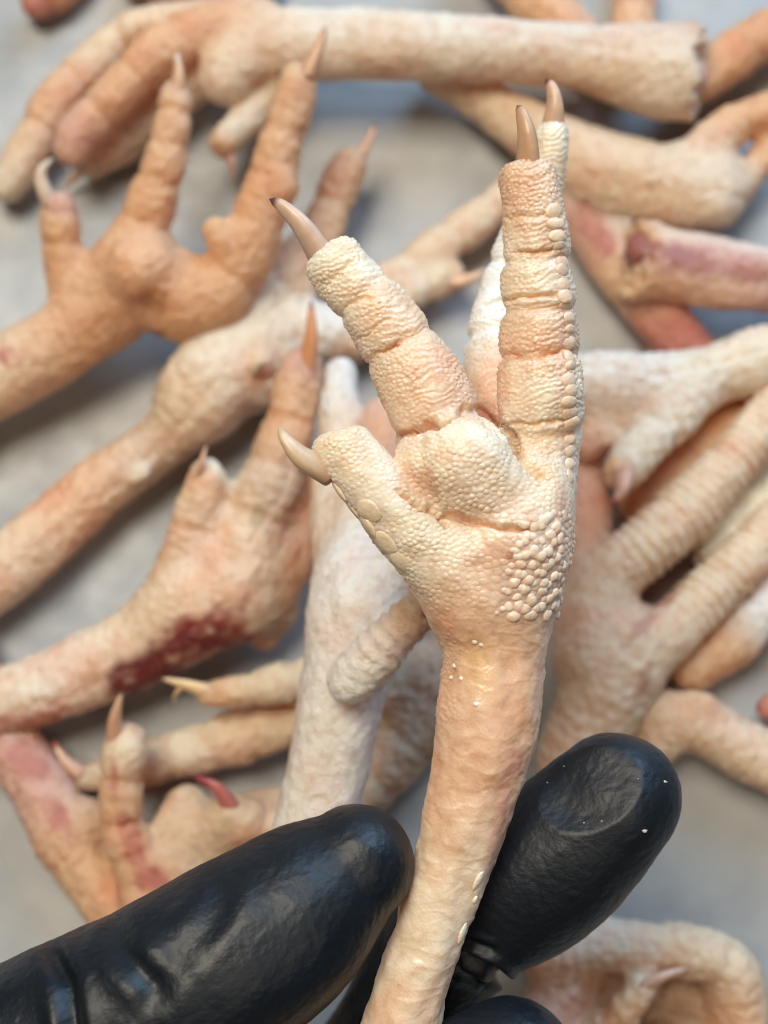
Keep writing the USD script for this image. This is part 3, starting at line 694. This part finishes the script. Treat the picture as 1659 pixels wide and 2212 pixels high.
    def plate(name, x, y, rx, ry, thick, ang, c, sink=.3):
        cand = front[np.linalg.norm(px[front] - (x, y), axis=1) < 7]
        if not len(cand):
            cand = front[[np.argmin(np.linalg.norm(px[front] - (x, y), axis=1))]]
        cand = cand[np.argsort(depth_of(V[cand]))[:12]]
        p, n = V[cand].mean(0), N[cand].mean(0); n /= np.linalg.norm(n)
        s = depth_of(p) / FPX
        e = math.cos(ang) * RIGHT - math.sin(ang) * UP; e = e - (e @ n) * n; e /= np.linalg.norm(e); b = np.cross(n, e)
        v = base.vertices * np.array([rx * s, ry * s, thick * s])
        v = v[:, :1] * e + v[:, 1:2] * b + v[:, 2:] * n
        lump = 1 + .28 * (fbm(base.vertices * 1.3 + x * .37, 2, int(x + y)) - .5)
        v = v * lump[:, None] + p - n * thick * s * sink
        part(t, name, v, base.faces, PLATE, np.tile(np.array(c), (len(v), 1)))
    for x, y, a in [(705, 1072, .75), (742, 1108, .72), (790, 1108, .9), (785, 1142, .75), (825, 1178, .8), (862, 1218, .85)]:
        plate('scute', x, y, 34, 25, 8, .88, (.82, .69, .50), .62)
    for i, y in enumerate(range(455, 1050, 26)):
        x = np.interp(y, [470, 560, 700, 900, 1040], [1205, 1222, 1236, 1240, 1238])
        plate('scute', x + rng.uniform(-3, 3), y, rng.uniform(13, 19), rng.uniform(17, 24), 8, 1.4, np.array((.78, .59, .42)) * rng.uniform(.94, 1.06), .5)
    k = 0
    for y in range(1118, 1348, 18):
        for x in range(1080, 1240, 19):
            jx, jy = rng.uniform(-4.5, 4.5, 2); xx, yy = x + jx + (k % 2) * 8, y + jy
            lim = np.interp(yy, [1110, 1180, 1240, 1330], [1120, 1105, 1085, 1075])
            k += 1
            if xx < lim or xx > 1226 or rng.random() < .07: continue
            r = rng.uniform(8, 12.5) * np.clip((xx - lim) / 60 + .55, .55, 1.08)
            w_ = rng.uniform(0, 1)
            plate('papilla', xx, yy, r * rng.uniform(1, 1.3), r, r * .62, rng.uniform(0, 3), np.array((.82, .69, .54)) * (1 - w_) + np.array((.77, .57, .42)) * w_, .35)
    for x, y, r in [(1022, 1392, 7), (1034, 1396, 6), (1026, 1520, 7), (990, 1465, 6), (975, 1440, 7), (968, 1462, 6)]:
        plate('papilla', x, y, r, r * .85, r * .7, 0, (.86, .80, .70), .2)
    for x, y, rx, ry, a in [(1034, 1905, 24, 8, -1.15), (1003, 2015, 26, 9, -1.25), (1028, 1945, 9, 5, -1.1)]:
        plate('skin_flake', x, y, rx, ry, 4, a, (.82, .74, .60), -.3)
    return t


held_foot()


# ------------------------------------------------------------------ the gloved left hand
def hand():
    def ch(k, nodes):
        P = [UD(x, y, z / 1000) for x, y, z, r in nodes]
        R = [r * .0000595 for x, y, z, r in nodes]
        return Chain(P, R, [(0, 0, 0)] * len(nodes), k / 1000, step=.0006)
    thumb = ch(6, [(-330, 2560, 182, 215), (-130, 2350, 176, 190), (70, 2275, 173, 200), (300, 2185, 171, 208), (450, 2098, 171, 206), (580, 2015, 172, 194), (690, 1928, 173, 166), (768, 1866, 173.5, 124)])
    index = ch(6, [(430, 2640, 198, 180), (780, 2340, 203, 165), (930, 2090, 200, 158), (985, 1980, 195, 152), (1085, 1940, 189, 166), (1205, 1842, 186, 172), (1305, 1745, 184, 152), (1328, 1722, 184, 146)])
    mid = ch(4, [(520, 2800, 200, 180), (760, 2560, 190, 160), (950, 2400, 182, 150), (1040, 2350, 177, 160), (1100, 2318, 177, 158)])
    ring = ch(4, [(600, 2980, 200, 175), (820, 2790, 188, 155), (1000, 2660, 180, 142), (1090, 2600, 179, 130)])
    pinky = ch(4, [(640, 3150, 198, 160), (840, 3020, 188, 135), (980, 2930, 182, 122), (1040, 2890, 181, 112)])
    palm = ch(10, [(420, 2640, 200, 200), (450, 2850, 203, 230), (420, 3050, 202, 240), (250, 3250, 200, 250), (60, 3480, 196, 230), (-60, 3700, 192, 225)])
    palm2 = ch(10, [(-300, 2600, 188, 220), (-80, 2900, 196, 260), (150, 3200, 200, 250)])
    palm3 = ch(10, [(620, 3150, 200, 180), (480, 3250, 200, 220), (250, 3350, 200, 240)])
    chains = [palm, palm2, palm3, thumb, index, mid, ring, pinky]
    V, F = surface(chains, .0008)
    V = relax(V, F, 3)
    vis = to_px(V)
    # finer where the picture shows it
    fm = (vis[F][:, :, 1].min(1) < 2330) & (vis[F][:, :, 0].max(1) > -80)
    V, F = trimesh.remesh.subdivide(V, F, face_index=np.where(fm)[0])
    ok = trimesh.Trimesh(V, F, process=True); V, F = np.array(ok.vertices), np.array(ok.faces)
    V = relax(V, F, 2)
    N = normals(V, F); px = to_px(V); facing = np.clip((N @ -FWD) * 2.5 + .5, 0, 1)
    disp = (fbm(V * 60, 3, 3) - .5) * .0016 + (fbm(V * 420, 3, 6) - .5) * .00008
    for line, w, dep in [([(95, 2020), (150, 2130), (170, 2300)], 20, 0.0012), ([(240, 1950), (270, 2060), (350, 2150)], 24, .0007), 
                         ([(480, 1890), (470, 1960), (420, 2040)], 26, .0004), ([(400, 2050), (300, 2190)], 30, .0004),
                         ([(1000, 2060), (1060, 2085), (1100, 2130)], 11, .0018), ([(990, 2090), (1050, 2120)], 9, .0010), ([(1010, 2030), (1070, 2050)], 8, .0006)]:
        d, t = seg_dist(px + (fbm(V * 120, 2, 14) - .5)[:, None] * 24, line)
        e = np.clip(np.minimum(t, 1 - t) * 5 + .3, 0, 1)
        disp += dep * facing * e * (-np.exp(-(d / w) ** 2) + .45 * np.exp(-((d - 2.0 * w) / (w * 1.1)) ** 2))
    # hollow in the loose fingertip of the glove
    q = px - (1275, 1705); a = -.45; ca, sa = math.cos(a), math.sin(a)
    e = np.hypot((q[:, 0] * ca + q[:, 1] * sa) / 112, (-q[:, 0] * sa + q[:, 1] * ca) / 84)
    disp -= facing * .0014 * np.clip(1 - (e / 1.06) ** 3, 0, 1) ** 1.1
    # fine crinkles along the finger sides
    disp += (fbm(V * 1300, 2, 17) - .5) * .00016
    V = V + N * disp[:, None]
    o = V.mean(0)
    t = thing('person', 'gloved left hand in black nitrile pinching the held foot by its shank', 'person', o)
    part(t, 'glove', V, F, GLOVE)
    # forearm beyond the glove, out of the frame below
    arm = ch(6, [(-40, 3660, 192, 205), (-200, 4200, 184, 250), (-400, 4900, 170, 300)])
    V2, F2 = surface([arm], .002); V2 = relax(V2, F2, 3)
    part(t, 'forearm', V2, F2, SKIN, np.tile(np.array((.55, .33, .23)), (len(V2), 1)))
    rng = np.random.default_rng(2)
    N = normals(V, F); px = to_px(V); fr = np.where(N @ -FWD > .3)[0]
    base = trimesh.creation.icosphere(1, 1.0)
    for x, y, r in [(1437, 1688, 5), (1392, 1793, 6), (1262, 1775, 2.2), (1183, 1690, 1.8), (1300, 1772, 1.8), (1218, 1653, 1.8), (1376, 1680, 1.8)]:
        j = fr[np.argmin(np.linalg.norm(px[fr] - (x, y), axis=1))]
        s = r * depth_of(V[j]) / FPX
        v = base.vertices * (1, .6, .5) * s * (1 + .3 * rng.normal(size=(len(base.vertices), 1)).clip(-1, 1)) + V[j]
        c = thing('skin_crumb', {1437: 'white speck of skin nearest the tip of the black index finger', 1392: 'longest crumb stuck low on the black index fingertip',
                                 1262: 'tiny crumb on the lower left rim of the fingertip hollow', 1183: 'tiny crumb left of the fingertip hollow, closest to the shank', 1300: 'tiny crumb on the lower right rim of the fingertip hollow',
                                 1218: 'tiny crumb on the upper left rim of the fingertip hollow', 1376: 'tiny crumb on the right rim of the fingertip hollow'}[x], 'crumb', v.mean(0), 'crumbs on the black fingertip')
        part(c, 'flake', v, base.faces, CLAW, np.tile(np.array((.60, .54, .44)), (len(v), 1)))


hand()
